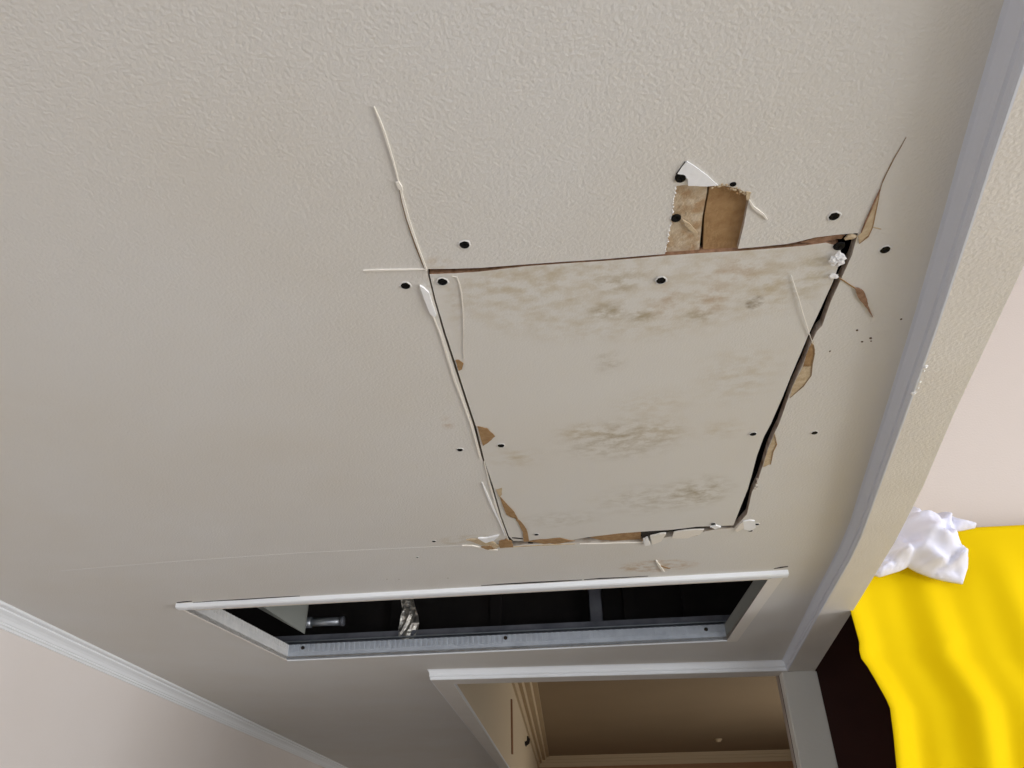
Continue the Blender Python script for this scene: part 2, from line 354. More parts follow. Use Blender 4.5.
edge = lambda pts, n, j: [(a[0] + (b[0] - a[0]) * t + random.uniform(-j, j), a[1] + (b[1] - a[1]) * t + random.uniform(-j, j), random.uniform(.5, 1.2)) for a, b in zip(pts, pts[1:]) for t in [(i + random.random()) / n for i in range(n)]]
crumbs('torn_fibres', edge([(712, 186), (722, 186), (732, 187), (740, 190), (748, 195)], 7, 2.0), .0012, 'kraft_pale', ceiling)
crumbs('torn_fibres', edge([(726, 187), (748, 196)], 7, 1.5), .0011, 'kraft', ceiling)
crumbs('gypsum_crumbs', edge([(676, 186), (673, 205), (671, 222), (668, 238), (665, 253)], 9, .8), .0010, 'gypsum_white', ceiling)
flake('torn_fibre', [(746, 191), (751, 192), (749, 200), (746, 199)], 'kraft_pale', ceiling, amp=.5)
tag_x = link('screw', SM, ceiling); tag_x.location = (*c2(733, 184), CZ - .0004); tag_x.scale = (.62, .5, 1)
ribbon('lifted_paint_edge', [(749, 199), (752.5, 206), (758, 210.5), (763, 214), (767, 219)], .0022, 'lift', ceiling, .0014)
# scored lines running on from the corners of the cut
ribbon('lifted_paint_edge', [(374, 106), (379, 118), (384, 131), (389, 147), (393, 160), (397, 175), (399, 184)], .0019, 'lift', ceiling, .0013)
ribbon('lifted_paint_edge', [(397.5, 181), (400, 186), (402, 190)], .0045, 'lift', ceiling, .002)
ribbon('lifted_paint_edge', [(400, 186), (404, 203), (408, 218), (413, 233), (418, 247), (423, 260), (426.5, 270)], .0020, 'lift', ceiling, .0013, False)
ribbon('tan_crack', [(398.5, 186), (402, 203), (406, 218), (411, 233), (416, 247), (421.5, 261), (425, 270)], .0012, 'crack_tan', ceiling, .0005)
ribbon('lifted_paint_edge', [(363, 270), (380, 269.6), (400, 269.2), (425, 268.6)], .0020, 'lift', ceiling, .0014)
flake('white_paper_strip', [(420, 284), (424, 286.5), (429, 291), (436.5, 314), (434.5, 315.5), (430, 312), (424, 297)], 'paper_white', ceiling, .0004, .0022, .15)
ribbon('lifted_paint_edge', [(432, 313), (440, 333), (448.5, 360), (455, 381), (461.5, 398), (472, 428), (480, 458)], .0022, 'lift', ceiling, .0012)
ribbon('lifted_paint_edge', [(482, 482), (487, 494), (493, 508), (499, 520), (505, 535)], .0030, 'paper_white', ceiling, .0014)
ribbon('lifted_paint_edge', [(484, 461), (490, 485), (497, 510), (503.5, 527), (509, 541)], .0026, 'lift', ceiling, .0010)
# right corner: long split with torn paper
flake('torn_paper_strip', [(880, 189), (878.5, 198), (875, 214), (873, 226), (869, 234), (859, 243), (857.5, 236), (862, 231), (866, 220), (871, 208)], 'kraft_pale', ceiling, .0003, .0007, .3)
ribbon('tan_crack', [(880, 189), (875, 200), (871, 209), (866, 220), (861, 232)], .0013, 'kraft_red', ceiling, .0012)
ribbon('tan_crack', [(879.5, 190), (878, 199), (875, 213), (872.5, 226), (868, 236), (859, 243)], .0010, 'kraft', ceiling, .0012)
ribbon('dark_gap', [(906, 137), (900, 148), (894, 158), (889, 168), (883, 180), (880, 189)], .0007, 'crack_tan', ceiling, .0005)
ribbon('dark_gap', [(891, 163), (886, 174), (882, 183), (880, 190)], .0006, 'crack_tan', ceiling, .0006)
ribbon('tan_crack', [(873, 227), (877, 228), (881, 229)], .0012, 'kraft_pale', ceiling, .0006)
flake('paper_fringe', [(800, 243.5), (815, 239.5), (835, 237), (846, 236.5), (842, 240.5), (828, 242), (812, 245)], 'kraft_red', ceiling, -.004, .002, .6)
lump('plaster_crumb', (*c2(851, 237.5), CZ + .001), .0048, 'kraft_pale', ceiling, squash=(1.2, .8, .6))
flake('torn_flake', [(854.5, 287), (859, 287.5), (863.5, 290.5), (866.8, 298), (867.5, 304), (873, 317), (866.5, 307), (861, 300.5), (857, 295)], 'kraft_red', ceiling, .0005, .0016, .3)
ribbon('tan_crack', [(839, 277.5), (846, 282), (851, 285.5), (855, 287.5)], .0012, 'kraft', ceiling, .0010, False)
for px, py, s in [(857, 330, 1), (870.5, 338, 1.1), (862, 341.5, .9), (871, 341, .7), (901, 319, .8), (830, 351, .8), (387, 579, .8), (399, 579, .8), (448, 578, .8)]:
    o = lump('speck', (*c2(px, py), CZ - .0003), .0016 * s, 'dirt', ceiling, 1, squash=(1, 1, .5))
ribbon('board_joint', [(60, 571), (170, 562), (300, 553), (430, 547), (470, 545.5)], .004, 'ceiling', ceiling, .0003, False)
lc = lump('plaster_clump', (*c2(836.5, 258), CZ - .001), .0074, 'gypsum_white', None, 3, .8, 2.2, (.9, 1, .8))
tag(lc, 'larger white plaster clump caught in the corner of the gap', 'plaster clump', 'plaster clumps in the gap')
lc = lump('plaster_clump', (*c2(833, 275.7), CZ - .0006), .0040, 'gypsum_white', None, 2, .7, 2.2, (1.2, .9, .7))
tag(lc, 'small white plaster crumb just below the larger clump', 'plaster clump', 'plaster clumps in the gap')
def thread(label, pix, r, dz):
    return tag(tube('thread', [(*c2(*p), CZ - dz - .0012 * math.sin(math.pi * i / (len(pix) - 1))) for i, p in enumerate(pix)], r, 'thread', None, 6), label, 'thread')
thread('fine white thread hanging across the right-hand gap', [(791, 275), (794, 284), (798, 296), (802, 310), (806, 323), (809, 333), (813, 344)], .00045, .0005)
ribbon('lifted_paint_edge', [(452, 276), (457, 277), (459.5, 284), (461.5, 293), (463, 309), (463.5, 325), (463.5, 342), (464, 359)], .0012, 'lift', panel, .0006)
# tears along the board's left edge and the ceiling's right edge
flake('kraft_tear', [(455.5, 360), (459, 359.5), (463.5, 363), (462, 369), (458.5, 370.5)], 'kraft', panel)
flake('kraft_tear', [(477.5, 426), (483, 427), (488, 428.5), (495, 436), (490, 440.5), (483, 445.5)], 'kraft', panel)
flake('kraft_tear', [(496, 489.5), (502, 487.5), (502, 494), (499.5, 497)], 'kraft_pale', panel)
flake('kraft_tear', [(499.5, 495.5), (507.5, 504.5), (514.5, 512), (518, 519), (511, 517), (506.5, 514.5), (503, 506)], 'kraft', panel)
flake('kraft_tear', [(514, 516), (521.5, 522), (526.5, 529), (529, 541), (523.5, 541), (523, 532), (518, 522)], 'kraft', panel)
flake('kraft_tear', [(499, 541), (506, 538), (512, 541), (513, 546), (500, 547)], 'kraft', ceiling, .0004, .002, .7)
flake('kraft_tear', [(529, 541), (540, 539.2), (560, 537.6), (575, 540.5), (560, 543), (544, 543.5)], 'kraft', panel, .0003, .001, .5)
ribbon('dark_gap', [(512, 537.5), (518, 538), (523, 538.5)], .0022, 'crack', panel, .0012)
ribbon('dark_gap', [(528, 542.3), (531, 542.4), (533, 542.3)], .0060, 'crack', panel, .0016)
flake('kraft_tear', [(813, 341), (815, 350), (812.5, 362), (811, 366), (803, 366.5), (806, 355), (809, 347.5)], 'kraft', ceiling, -.0001, .0006, .3)
flake('pale_tear', [(803, 366), (811, 366), (811, 375), (803, 385), (796, 392), (789.5, 398), (792, 388)], 'kraft_pale', ceiling, -.0001, .0006, .3)
ribbon('tan_crack', [(813, 345), (814.5, 353), (812, 364), (811, 375), (803, 386), (796, 392), (790, 397.5)], .0012, 'crack_tan', ceiling, .0010)
flake('pale_tear', [(774.5, 433), (775, 441), (776, 444), (773.5, 450), (770.5, 464), (763, 467), (766, 455)], 'kraft_pale', ceiling, -.0001, .0006, .4)
ribbon('tan_crack', [(774.5, 434), (776.5, 444), (773, 451), (770.5, 464)], .0014, 'kraft', ceiling, .0012)
crumbs('gypsum_crumbs', edge([(758, 478), (755, 490)], 8, 1.5), .0022, 'gypsum', ceiling)
# far edge of the cut
flake('white_chip', [(743, 520.5), (749, 519.5), (754.5, 520), (755.5, 527), (749.5, 530), (744, 528.5)], 'paper_white', ceiling, .0003, .0018, .2)
flake('lifted_flap', [(735, 529), (739, 524), (744, 521), (744, 527), (737, 531)], 'lift', ceiling, .0003, .0016, .2)
flake('white_chip', [(643, 538), (647.5, 536), (650, 543), (645, 544)], 'gypsum_white', ceiling, .0003, .004, .3)
flake('lifted_flap', [(650, 535), (660, 532.5), (666, 532), (661, 540), (652, 543)], 'lift', ceiling, .0003, .003, .3)
flake('dark_gap', [(641, 533), (655, 531.5), (673, 530.5), (662, 533), (650, 536), (642, 539.5)], 'crack', ceiling, -.003, .001, .2)
ribbon('dark_gap', [(673, 531), (682, 529), (697, 527.5), (712, 526.8), (733, 526.6)], .0022, 'crack', ceiling, .0008)
flake('lifted_flap', [(674, 531), (690, 529), (704, 528.5), (700, 533), (688, 537), (672, 537)], 'lift', ceiling, .0003, .0022, .3)
ribbon('tan_crack', [(680, 537.5), (690, 536.5), (697, 534.5), (703, 530)], .0026, 'kraft', ceiling, .0012)
flake('white_chip', [(710, 526), (716, 524.5), (721, 526), (715, 528)], 'paper_white', ceiling, .0003, .0022, .2)
ribbon('lifted_paint_edge', [(580, 543.6), (600, 543.3), (620, 542.8), (643, 542.2)], .0034, 'lift', ceiling, .0012)
ribbon('lifted_paint_edge', [(500, 547.5), (520, 546), (545, 544.7), (575, 543.6)], .0034, 'kraft_pale', ceiling, .0012)
flake('kraft_face', [(588, 538), (604, 536), (619, 534.3), (641, 533), (641.5, 540.5), (618, 541.8), (600, 541)], 'kraft', ceiling, -.0035, .0012, .3)
flake('lifted_flap', [(478, 537), (488, 536.5), (499, 534), (494, 539), (486, 541.5)], 'paper_white', ceiling, .0003, .003, .3)
flake('lifted_flap', [(466, 539), (480, 538), (492, 541), (500, 545), (496, 548), (480, 544)], 'kraft_pale', ceiling, .0003, .0016, .5)
ribbon('lifted_paint_edge', [(462, 545), (472, 545.2), (482, 547.5), (492, 549.5), (498, 549.5)], .0050, 'lift', ceiling, .0020)
flake('kraft_tear', [(481, 546), (490, 544.5), (495, 547.5), (488, 548.5)], 'kraft', ceiling, .0006, .0022, .4)
ribbon('lifted_paint_edge', [(656, 560), (659, 565), (662, 569), (664, 571)], .0045, 'lift', ceiling, .0024)
ribbon('tan_crack', [(660, 565.5), (666, 567.5), (670, 568.5)], .0050, 'kraft', ceiling, .0008)

# ------------------------------------------------------------------ rectangular vent opening: bead frame and near lip
VH = .043
vent = tag(bpy.data.objects.new('vent_frame', None), 'rectangular ceiling vent opening edged in ribbed metal bead', 'vent frame'); col.objects.link(vent)
def wallstrip(name, a, b, z0, z1, th, m, parent):            # vertical strip from plan point a to b, thickness to the left of travel
    a, b = Vector(a), Vector(b); d = (b - a).normalized(); n = Vector((-d.y, d.x)) * th
    v = [(*p, z) for p in (a, b, b + n, a + n) for z in (z0, z1)]
    return mesh(name, v, [(0, 2, 3, 1), (2, 4, 5, 3), (4, 6, 7, 5), (6, 0, 1, 7), (0, 6, 4, 2), (1, 3, 5, 7)], m, parent)
def strip_ribs(a, b, z0, z1, step, proud, parent, inward, m):
    a, b = Vector(a), Vector(b); d = (b - a); Lg = d.length; d.normalize(); n = Vector((-d.y, d.x)) * inward; V, F = [], []
    k = 0; s = .01
    while s < Lg - .01:
        wd = step * .45; p = a + d * s
        c = [p, p + d * wd, p + d * wd + n * proud, p + n * proud]; q = len(V)
        zz = z0 + random.uniform(0, .003)
        V += [(*u, z) for u in c for z in (zz, z1)]
        F += [tuple(q + i for i in f) for f in [(0, 2, 3, 1), (2, 4, 5, 3), (4, 6, 7, 5), (6, 0, 1, 7), (0, 6, 4, 2), (1, 3, 5, 7)]]
        s += step; k += 1
    o = mesh('bead_ribs', V, F, m, parent); o['kind'] = 'stuff'; return o
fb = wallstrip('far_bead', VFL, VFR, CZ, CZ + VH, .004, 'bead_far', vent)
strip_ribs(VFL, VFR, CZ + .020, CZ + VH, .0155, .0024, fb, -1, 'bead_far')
lb = wallstrip('side_bead', VNL, VFL, CZ, CZ + VH, .004, 'bead', vent)
strip_ribs(VNL, VFL, CZ + .026, CZ + VH, .0155, .0014, lb, -1, 'bead')
rb = wallstrip('side_bead', VFR, VNR, CZ, CZ + VH, .004, 'duct_panel', vent)
nb = wallstrip('near_bead', VNR, VNL, CZ, CZ + VH, .004, 'galv_dark', vent)
def edge_bar(name, a, b, w, drop, m, parent, off=0, ext=(0, 0)):
    a, b = Vector(a), Vector(b); d = (b - a).normalized(); a = a - d * ext[0]; b = b + d * ext[1]; n = Vector((-d.y, d.x))
    prof = [(off, CZ + .002), (off, CZ - drop * .8), (off + w * .2, CZ - drop), (off + w * .8, CZ - drop), (off + w, CZ - drop * .8), (off + w, CZ + .002)]
    return sweep(name, [tuple(a), tuple(b)], prof, m, parent)
edge_bar('bead_edge', VFL, VFR, .007, .003, 'trim', vent)
edge_bar('bead_edge', VNL, VFL, .005, .0015, 'lift', vent, 0, (.02, 0))
# the plaster band round the right side, and the proud near lip
flake('plaster_band', [(768, 579), (785, 574.5), (782, 579), (737, 641), (726, 641.5)], 'lift', vent, .0002, .0012, 0)
nl0, nl1 = c2(176, 603.5), c2(788, 569.8)
lip = edge_bar('near_lip', nl0, nl1, .024, .0105, 'trim', vent)
sweep('lip_back', [tuple(Vector(nl0) + Vector((.02, .023))), tuple(Vector(nl1) + Vector((-.03, .023)))], [(0, CZ - .004), (.035, CZ - .001), (.035, CZ + .004), (0, CZ + .004)], 'lift', vent)
for pix, wd in [([(177, 602.5), (184, 601.8), (192, 601)], .006), ([(193, 602.6), (212, 601), (240, 599.5), (270, 597.6), (300, 595.8)], .005), ([(481, 585.6), (500, 584.2), (530, 582.6), (560, 581), (582, 579.8)], .007), ([(584, 579.6), (600, 578.4), (620, 577.6), (648, 576)], .006), ([(774, 568.6), (781, 567.3), (788, 566.3)], .006)]:
    ribbon('dark_gap', pix, wd, 'crack', vent, .0006)
for px, py in [(303, 648), (505.5, 638), (706, 629.5)]:
    d = Vector(VFR) - Vector(VFL); p = at_wall(px, py, VFL, VFR)
    tube('fixing_hole', [(p.x, p.y - .003, p.z), (p.x, p.y + .002, p.z)], .0055, 'crack', vent, 10)

# inside the opening
dv = (Vector(VFR) - Vector(VFL)).normalized()
ch = tag(wallstrip('steel_channel', (VFL[0] - .1, VFL[1] + .03), (VFR[0] + .05, VFR[1] + .03), CZ + BOARD, CZ + VH + .034, .03, 'galv_dark', None), 'dark grey steel channel along the far side of the vent opening', 'steel channel')
wallstrip('lip', (VFL[0] - .1, VFL[1] + .012), (VFR[0] + .05, VFR[1] + .012), CZ + VH + .010, CZ + VH + .013, .02, 'galv', ch)
def inside(px, py, Y): return at_y(px, py, Y)
p = inside(590, 622, 2.235); q = inside(604, 622, 2.235)
stud = tag(bpy.data.objects.new('steel_stud', None), 'grey upright steel stud right of centre inside the vent', 'steel stud'); col.objects.link(stud)
box('web', p.x, q.x, 2.255, 2.258, CZ + VH + .036, HZ - .08, 'galv_dark', stud); box('flange', p.x, p.x + .003, 2.255, 2.285, CZ + VH + .036, HZ - .08, 'galv_dark', stud); box('flange', q.x - .003, q.x, 2.255, 2.285, CZ + VH + .036, HZ - .08, 'galv_dark', stud)
# crumpled foil strap
a = inside(401, 632, 2.22); V, F = [], []
for i in range(15):
    t = i / 14; z = CZ + VH + .005 + t * .34
    for j in range(7):
        s = j / 6 - .5; wd = .05 * (1 + .25 * math.sin(t * 14)); V.append((a.x + .012 + s * wd + .01 * math.sin(t * 9), 2.225 + .012 * noise.noise(Vector((s * 5, t * 16, 1))) + .01 * abs(s), z))
for i in range(14):
    for j in range(6): F.append((i * 7 + j, i * 7 + j + 1, i * 7 + j + 8, i * 7 + j + 7))
fs = mesh('foil_strap', V, F, 'foil'); sm = fs.modifiers.new('thickness', 'SOLIDIFY'); sm.thickness = .002
tag(fs, 'crumpled silver foil strap hanging inside the vent', 'foil strap')
a = inside(309, 622.5, 2.2); b = inside(342, 621.5, 2.2)
pipe = tag(bpy.data.objects.new('metal_pipe', None), 'short shiny horizontal pipe inside the vent near its left end', 'pipe'); col.objects.link(pipe)
tube('tube', [(a.x, 2.2, a.z), (b.x, 2.2, a.z)], .012, 'galv', pipe, 16); tube('collar', [(a.x - .012, 2.2, a.z), (a.x + .008, 2.2, a.z)], .016, 'galv', pipe, 16); tube('end_cap', [(b.x - .004, 2.2, a.z), (b.x + .006, 2.2, a.z)], .0145, 'galv_dark', pipe, 16)
a = inside(262, 605, 2.12); b = inside(309, 630, 2.21)
dp = mesh('duct_panel', [(-.90, 1.97, CZ + .10), (-.90, 1.97, CZ + .45), (b.x, 2.165, CZ + .066), (b.x, 2.165, CZ + .45), (b.x, 2.18, CZ + .066), (b.x, 2.18, CZ + .45), (-.92, 1.99, CZ + .10), (-.92, 1.99, CZ + .45)],
          [(0, 2, 3, 1), (2, 4, 5, 3), (4, 6, 7, 5), (6, 0, 1, 7), (0, 6, 4, 2), (1, 3, 5, 7)], 'duct_panel')
tag(dp, 'slanting grey duct panel behind the short pipe', 'duct panel')
pb = tag(wallstrip('plenum_board', (-1.3, 2.36), (.55, 2.36), CZ + BOARD, HZ - .01, .02, 'plenum', None), 'board coloured dark with painted shade closing the back of the ceiling void', 'board')
jb = tag(box('gap_blocker', .345, .365, .42, 1.5, CZ + BOARD, CZ + .30, 'plenum'), 'dark joist added to darken the right-hand gap above the ceiling', 'blocker')  # unseen board added so the gap reads dark
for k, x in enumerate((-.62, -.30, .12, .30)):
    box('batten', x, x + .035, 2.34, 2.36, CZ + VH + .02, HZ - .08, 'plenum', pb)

# ------------------------------------------------------------------ borders of the dropped ceiling
def prism(name, plan, z0, z1, mats): return slab(name, plan, [], z0, z1, mats)
# right: lintel over the wide opening into the side room
wr = struct(prism('wall_right', corn_in + list(reversed(soff_out)), SZ, RZ + .05, ('soffit', 'soffit')), 'pale lintel with rough paint above the opening to the side room', 'wall')
COVE = [(0, SZ), (0, CZ + .004), (FACE_P + .003, CZ + .004), (FACE_P + .003, CZ - .0005), (FACE_P, CZ - .0025), (FACE_P - .002, CZ - .006), (FACE_P - .004, CZ - .011), (.005, CZ - .016), (.0065, CZ - .0175), (.0065, CZ - .0195), (.004, CZ - .021), (.004, SZ + .002), (.002, SZ)]
struct(sweep('trim_1', corn_in, COVE, 'shaded_trim'), 'cornice greyed with painted shade along the right side of the ceiling', 'cornice')
for px, py, s in [(925, 367, 1.3), (920, 382, 1.0), (914, 393, 1.4), (918, 388, .8), (924, 371, .7)]:
    p = s2(px, py); lump('paint_chip', (p[0], p[1], SZ + .0005), .0024 * s, 'gypsum_white', wr, 1, squash=(1, 1.5, .6))
# header across the hall mouth, and the border running away from its left end
hx0, hx1 = header_l[0], HY1[0]
hdr_a, hdr_b = (hx0 + .02, hl_y), (HY1[0], HY1[1])
b6 = bi(FAR_L); b0 = bi(hl_y)
plan = [hdr_a, hdr_b, (hdr_b[0], hdr_b[1] + .075), (bi(hl_y + .075)[0], hl_y + .075), b6, (bo(FAR_L)[0] + .02, FAR_L)]
struct(prism('wall_header', plan, SZ, HZ + .05, ('soffit', 'hall_wall')), 'lintel and bulkhead bordering the hall beyond', 'wall')
struct(sweep('trim_2', [(bo(FAR_L)[0] + .02, FAR_L), hdr_a, hdr_b], COVE, 'trim', side=-1), 'white cornice across the hall mouth turning away at its left end', 'cornice')
ed = [bi(hl_y + .075), bi(FAR_L)]
struct(sweep('trim_3', ed, [(0, SZ + .001), (-.004, SZ + .001), (-.004, SZ + .012), (0, SZ + .012)], 'trim'), 'thin white bead along the lower edge of the bulkhead', 'bead')
# column
ca, cb = s2(777, 676), s2(814, 673); cyy = HY1[1] + .004
cw0, cw1 = at_z(777, 676, SZ).x, at_z(814, 673, SZ).x
struct(box('wall_column', cw0 + .001, cw1 - .002, cyy, cyy + .05, 0, SZ, 'column', bevel=.003), 'slim grey-white column at the right of the hall mouth', 'column')
HRX = 3.9

# ------------------------------------------------------------------ left wall and crown
struct(prism('wall_left', [lw(BACK), lw(FAR_L), (lw(FAR_L)[0] - .15, FAR_L), (lw(BACK)[0] - .15, BACK)], 0, HZ, ('wall', 'wall')), 'plain pinkish cream wall on the left', 'wall')
P_, D_ = CROWN_P, CROWN_D
crown = [(0, CZ - D_), (0, CZ + .004), (P_, CZ + .004), (P_, CZ - .004), (P_ - .002, CZ - .006), (P_ - .012, CZ - .0075), (P_ - .0125, CZ - .0105), (P_ - .015, CZ - .0125), (P_ - .021, CZ - .016), (P_ - .026, CZ - .021), (P_ - .029, CZ - .027), (.010, CZ - .029), (.010, CZ - .032), (.006, CZ - .034), (.004, CZ - D_)]
struct(sweep('trim_4', [lw(BACK), lw(FAR_L)], crown, 'trim', side=-1), 'stepped white crown moulding along the left wall', 'crown moulding')

# ------------------------------------------------------------------ the hall beyond
wa, wb = bi(hl_y + .075), bi(FAR_L); hw = lambda Y: extend(wa, wb, Y)
wfar = hw(FAR_H)
struct(prism('wall_hall_left', [hw(FAR_L), (wfar[0], FAR_H), (wfar[0] - .12, FAR_H), (hw(FAR_L)[0] - .12, FAR_L)], 0, HZ + .05, ('hall_wall', 'hall_wall')), 'far stretch of the cream hall wall', 'wall')
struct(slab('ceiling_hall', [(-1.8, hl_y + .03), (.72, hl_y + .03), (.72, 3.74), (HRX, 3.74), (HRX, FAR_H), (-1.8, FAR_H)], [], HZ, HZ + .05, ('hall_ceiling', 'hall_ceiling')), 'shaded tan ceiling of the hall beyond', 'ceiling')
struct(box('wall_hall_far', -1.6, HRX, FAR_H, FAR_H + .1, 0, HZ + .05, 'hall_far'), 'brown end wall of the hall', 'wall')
K = .13; Q = .17
hc = [(0, HZ - K), (0, HZ + .004), (Q, HZ + .004), (Q, HZ - .012), (Q - .045, HZ - .006), (Q - .05, HZ - .04), (Q - .055, HZ - .046), (Q - .10, HZ - .038), (Q - .105, HZ - .074), (Q - .11, HZ - .08), (.03, HZ - .072), (.025, HZ - .108), (.02, HZ - K)]
struct(sweep('trim_5', [hw(hl_y + .08), (wfar[0], FAR_H), (HRX, FAR_H)], hc, 'hall_trim', side=-1), 'stepped tan cornice of the hall', 'cornice')
g0 = at_wall(510.5, 699, wa, wb); g1 = at_wall(513, 757, wa, wb)
rd = (Vector(wb) - Vector(wa)).normalized()
cdct = wallstrip('cable_strip', (g0.x, g0.y), (g0.x + rd.x * .05, g0.y + rd.y * .05), max(SZ + .02, g1.z), g0.z, -.012, 'hall_far', None)
tag(cdct, 'thin upright brown strip on the cream hall bulkhead', 'cable strip')
h0 = at_wall(525, 741, wa, wb)
hook = tag(bpy.data.objects.new('wall_hook', None), 'small dark wall hook on the cream hall bulkhead', 'hook'); col.objects.link(hook)
wallstrip('plate', (h0.x, h0.y - .07), (h0.x, h0.y + .07), h0.z - .04, h0.z - .01, -.008, 'crack', hook)
for k in (-1, 0, 1):
    tube('prong', [(h0.x, h0.y + k * .07, h0.z - .03), (h0.x + .03, h0.y + k * .08, h0.z - .01), (h0.x + .035, h0.y + k * .09, h0.z + .03)], .008, 'crack', hook, 6)
dtl = at_z(718, 739, HZ)
dt = tag(bpy.data.objects.new('ceiling_sensor', None), 'small pale round fitting on the hall ceiling', 'ceiling fitting'); col.objects.link(dt)
tube('base', [(dtl.x, dtl.y, HZ), (dtl.x, dtl.y, HZ - .012)], .05, 'hall_trim', dt, 16); tube('dome', [(dtl.x, dtl.y, HZ - .012), (dtl.x, dtl.y, HZ - .03), (dtl.x, dtl.y, HZ - .036)], [.04, .032, .012], 'hall_trim', dt, 16)

# ------------------------------------------------------------------ the side room on the right: ceiling, wardrobe, cloths
SRX, SRY = 3.9, 3.62
so = [p for p in soff_out]
struct(prism('ceiling_side_room', [(so[0][0] - .02, BACK)] + [(p[0] - .02, p[1]) for p in so[1:]] + [(.72, SRY + .12), (SRX, SRY + .12), (SRX, BACK)], RZ, RZ + .05, ('right_ceiling', 'right_ceiling')), 'bright plain cream ceiling of the side room', 'ceiling')
struct(box('wall_side_far', .86, SRX, SRY, SRY + .12, 0, RZ, 'right_ceiling'), 'far wall of the side room', 'wall')
struct(box('wall_side_left', .70, .735, hl_y + .12, SRY + .12, HZ - .02, RZ + .05, 'right_ceiling'), 'short upper wall above the recess', 'wall')
WARD_Y, WARD_T = 2.70, 2.42
wx0, wx1 = .745, 1.75
ward = tag(bpy.data.objects.new('wardrobe', None), 'dark brown wardrobe in the recess between the column and the yellow cloth', 'wardrobe'); col.objects.link(ward)
ward.location = ((wx0 + wx1) / 2, WARD_Y + .3, 0)
def wb_(name, x0, x1, y0, y1, z0, z1, m='wood', bev=.003, parent=None):
    return box(name, x0 - ward.location.x, x1 - ward.location.x, y0 - ward.location.y, y1 - ward.location.y, z0, z1, m, parent or ward, bev)
wb_('body', wx0, wx1, WARD_Y + .02, WARD_Y + .50, .08, WARD_T - .02); wb_('plinth', wx0 + .01, wx1 - .01, WARD_Y + .05, WARD_Y + .48, 0, .08); wb_('top_board', wx0 - .004, wx1 + .004, WARD_Y, WARD_Y + .505, WARD_T - .02, WARD_T)
for k in range(2):
    d0 = wx0 + (wx1 - wx0) * k / 2 + .002; d1 = wx0 + (wx1 - wx0) * (k + 1) / 2 - .002
    dd = wb_('door', d0, d1, WARD_Y, WARD_Y + .02, .1, WARD_T - .026)
    hxk = d1 - .05 if k == 0 else d0 + .05
    wb_('handle', hxk - .006, hxk + .006, WARD_Y - .025, WARD_Y, .95, 1.15, 'galv', .002, dd)

# the wall facing the camera, and the rod carrying the cloths
WALL_Y = 1.92
struct(box('wall_side_front', .74, SRX, WALL_Y, WALL_Y + .10, 0, RZ, 'right_ceiling'), 'bright pale cream wall above and behind the yellow cloth', 'wall')
WY = WALL_Y - .055                                           # rod axis
wt = at_y(1000, 523.5, WY - .02).z
rod = tag(bpy.data.objects.new('hanging_rod', None), 'rod on the pale wall carrying the yellow cloth', 'rod'); col.objects.link(rod)
tube('bar', [(.76, WY, wt - .013), (2.3, WY, wt - .013)], .007, 'wood', rod, 14)
for k in (.95, 1.6, 2.25): tube('bracket', [(k, WY + .005, wt - .016), (k, WALL_Y - .001, wt - .03)], .006, 'galv_dark', rod, 8)
# yellow cloth hung over the rod
edge_px = [(836, 560), (843, 600), (848, 620), (856, 650), (853.5, 658), (862, 669), (874, 690), (884, 709), (887, 735), (890, 768), (897, 830), (903, 900), (915, 1000)]
FR = WY - .030
EZ = [(lambda q: (q.z, q.x))(at_y(px, py, FR)) for px, py in edge_px]
def left_x(z):
    if z >= EZ[0][0]: return EZ[0][1]
    for (z0, x0), (z1, x1) in zip(EZ, EZ[1:]):
        if z1 <= z <= z0: t = (z0 - z) / (z0 - z1); return x0 + (x1 - x0) * t
    return EZ[-1][1]
NU, NV = 150, 110; V, F = [], []
xr = 2.1; zbot = .75
def fold(x, z):                                              # pleats that deepen downwards and lean slightly
    d = (wt - z) / .72; s = (x - left_x(z)) / .72; k = min(1, .25 + d * 1.1)
    f = .040 * math.sin(s * 26 + d * .9 + .6) * k * math.exp(-s * 1.1) + .020 * math.sin(s * 47 - d * 1.4 + 2) * k * math.exp(-s * .8)
    f += .012 * math.sin((s - d * .45) * 17 + 1.0) * min(1, s * 2) + .010 * noise.noise(Vector((s * 6, d * 1.6, 3)))
    f += .028 * math.exp(-(s / .05) ** 2)                     # free edge curling forward
    return f * .72
for j in range(NV + 1):
    v = j / NV
    for i in range(NU + 1):
        u = (i / NU) ** 1.35; x = EZ[0][1] + (xr - EZ[0][1]) * u
        if v < .10:                                          # back layer
            t = v / .10; x += .10 * (1 - u) * (1 - t); z = wt - .014 - .10 * (1 - t); y = WY + .013 + .004 * math.sin(u * 40) * (1 - t)
        elif v < .18:                                        # over the rod
            a_ = math.pi * (v - .10) / .08; y = WY + .013 * math.cos(a_); z = wt - .014 + .013 * math.sin(a_)
        else:
            t = (v - .18) / .82; z = wt - .014 - (wt - zbot) * t; lx = left_x(z); x = lx + (xr - lx) * u
            y = min(WY - .013, WY - .013 - min(1, t * 12) * (.022 + fold(x, z) * .6))
        V.append((x, y, z))
for j in range(NV):
    for i in range(NU): n = j * (NU + 1) + i; F.append((n, n + 1, n + NU + 2, n + NU + 1))
yc = mesh('yellow_cloth', V, F, 'yellow', smooth=True)
so_ = yc.modifiers.new('thickness', 'SOLIDIFY'); so_.thickness = .002; so_.offset = 0
tag(yc, 'bright yellow cloth hanging in folds against the pale wall', 'cloth')

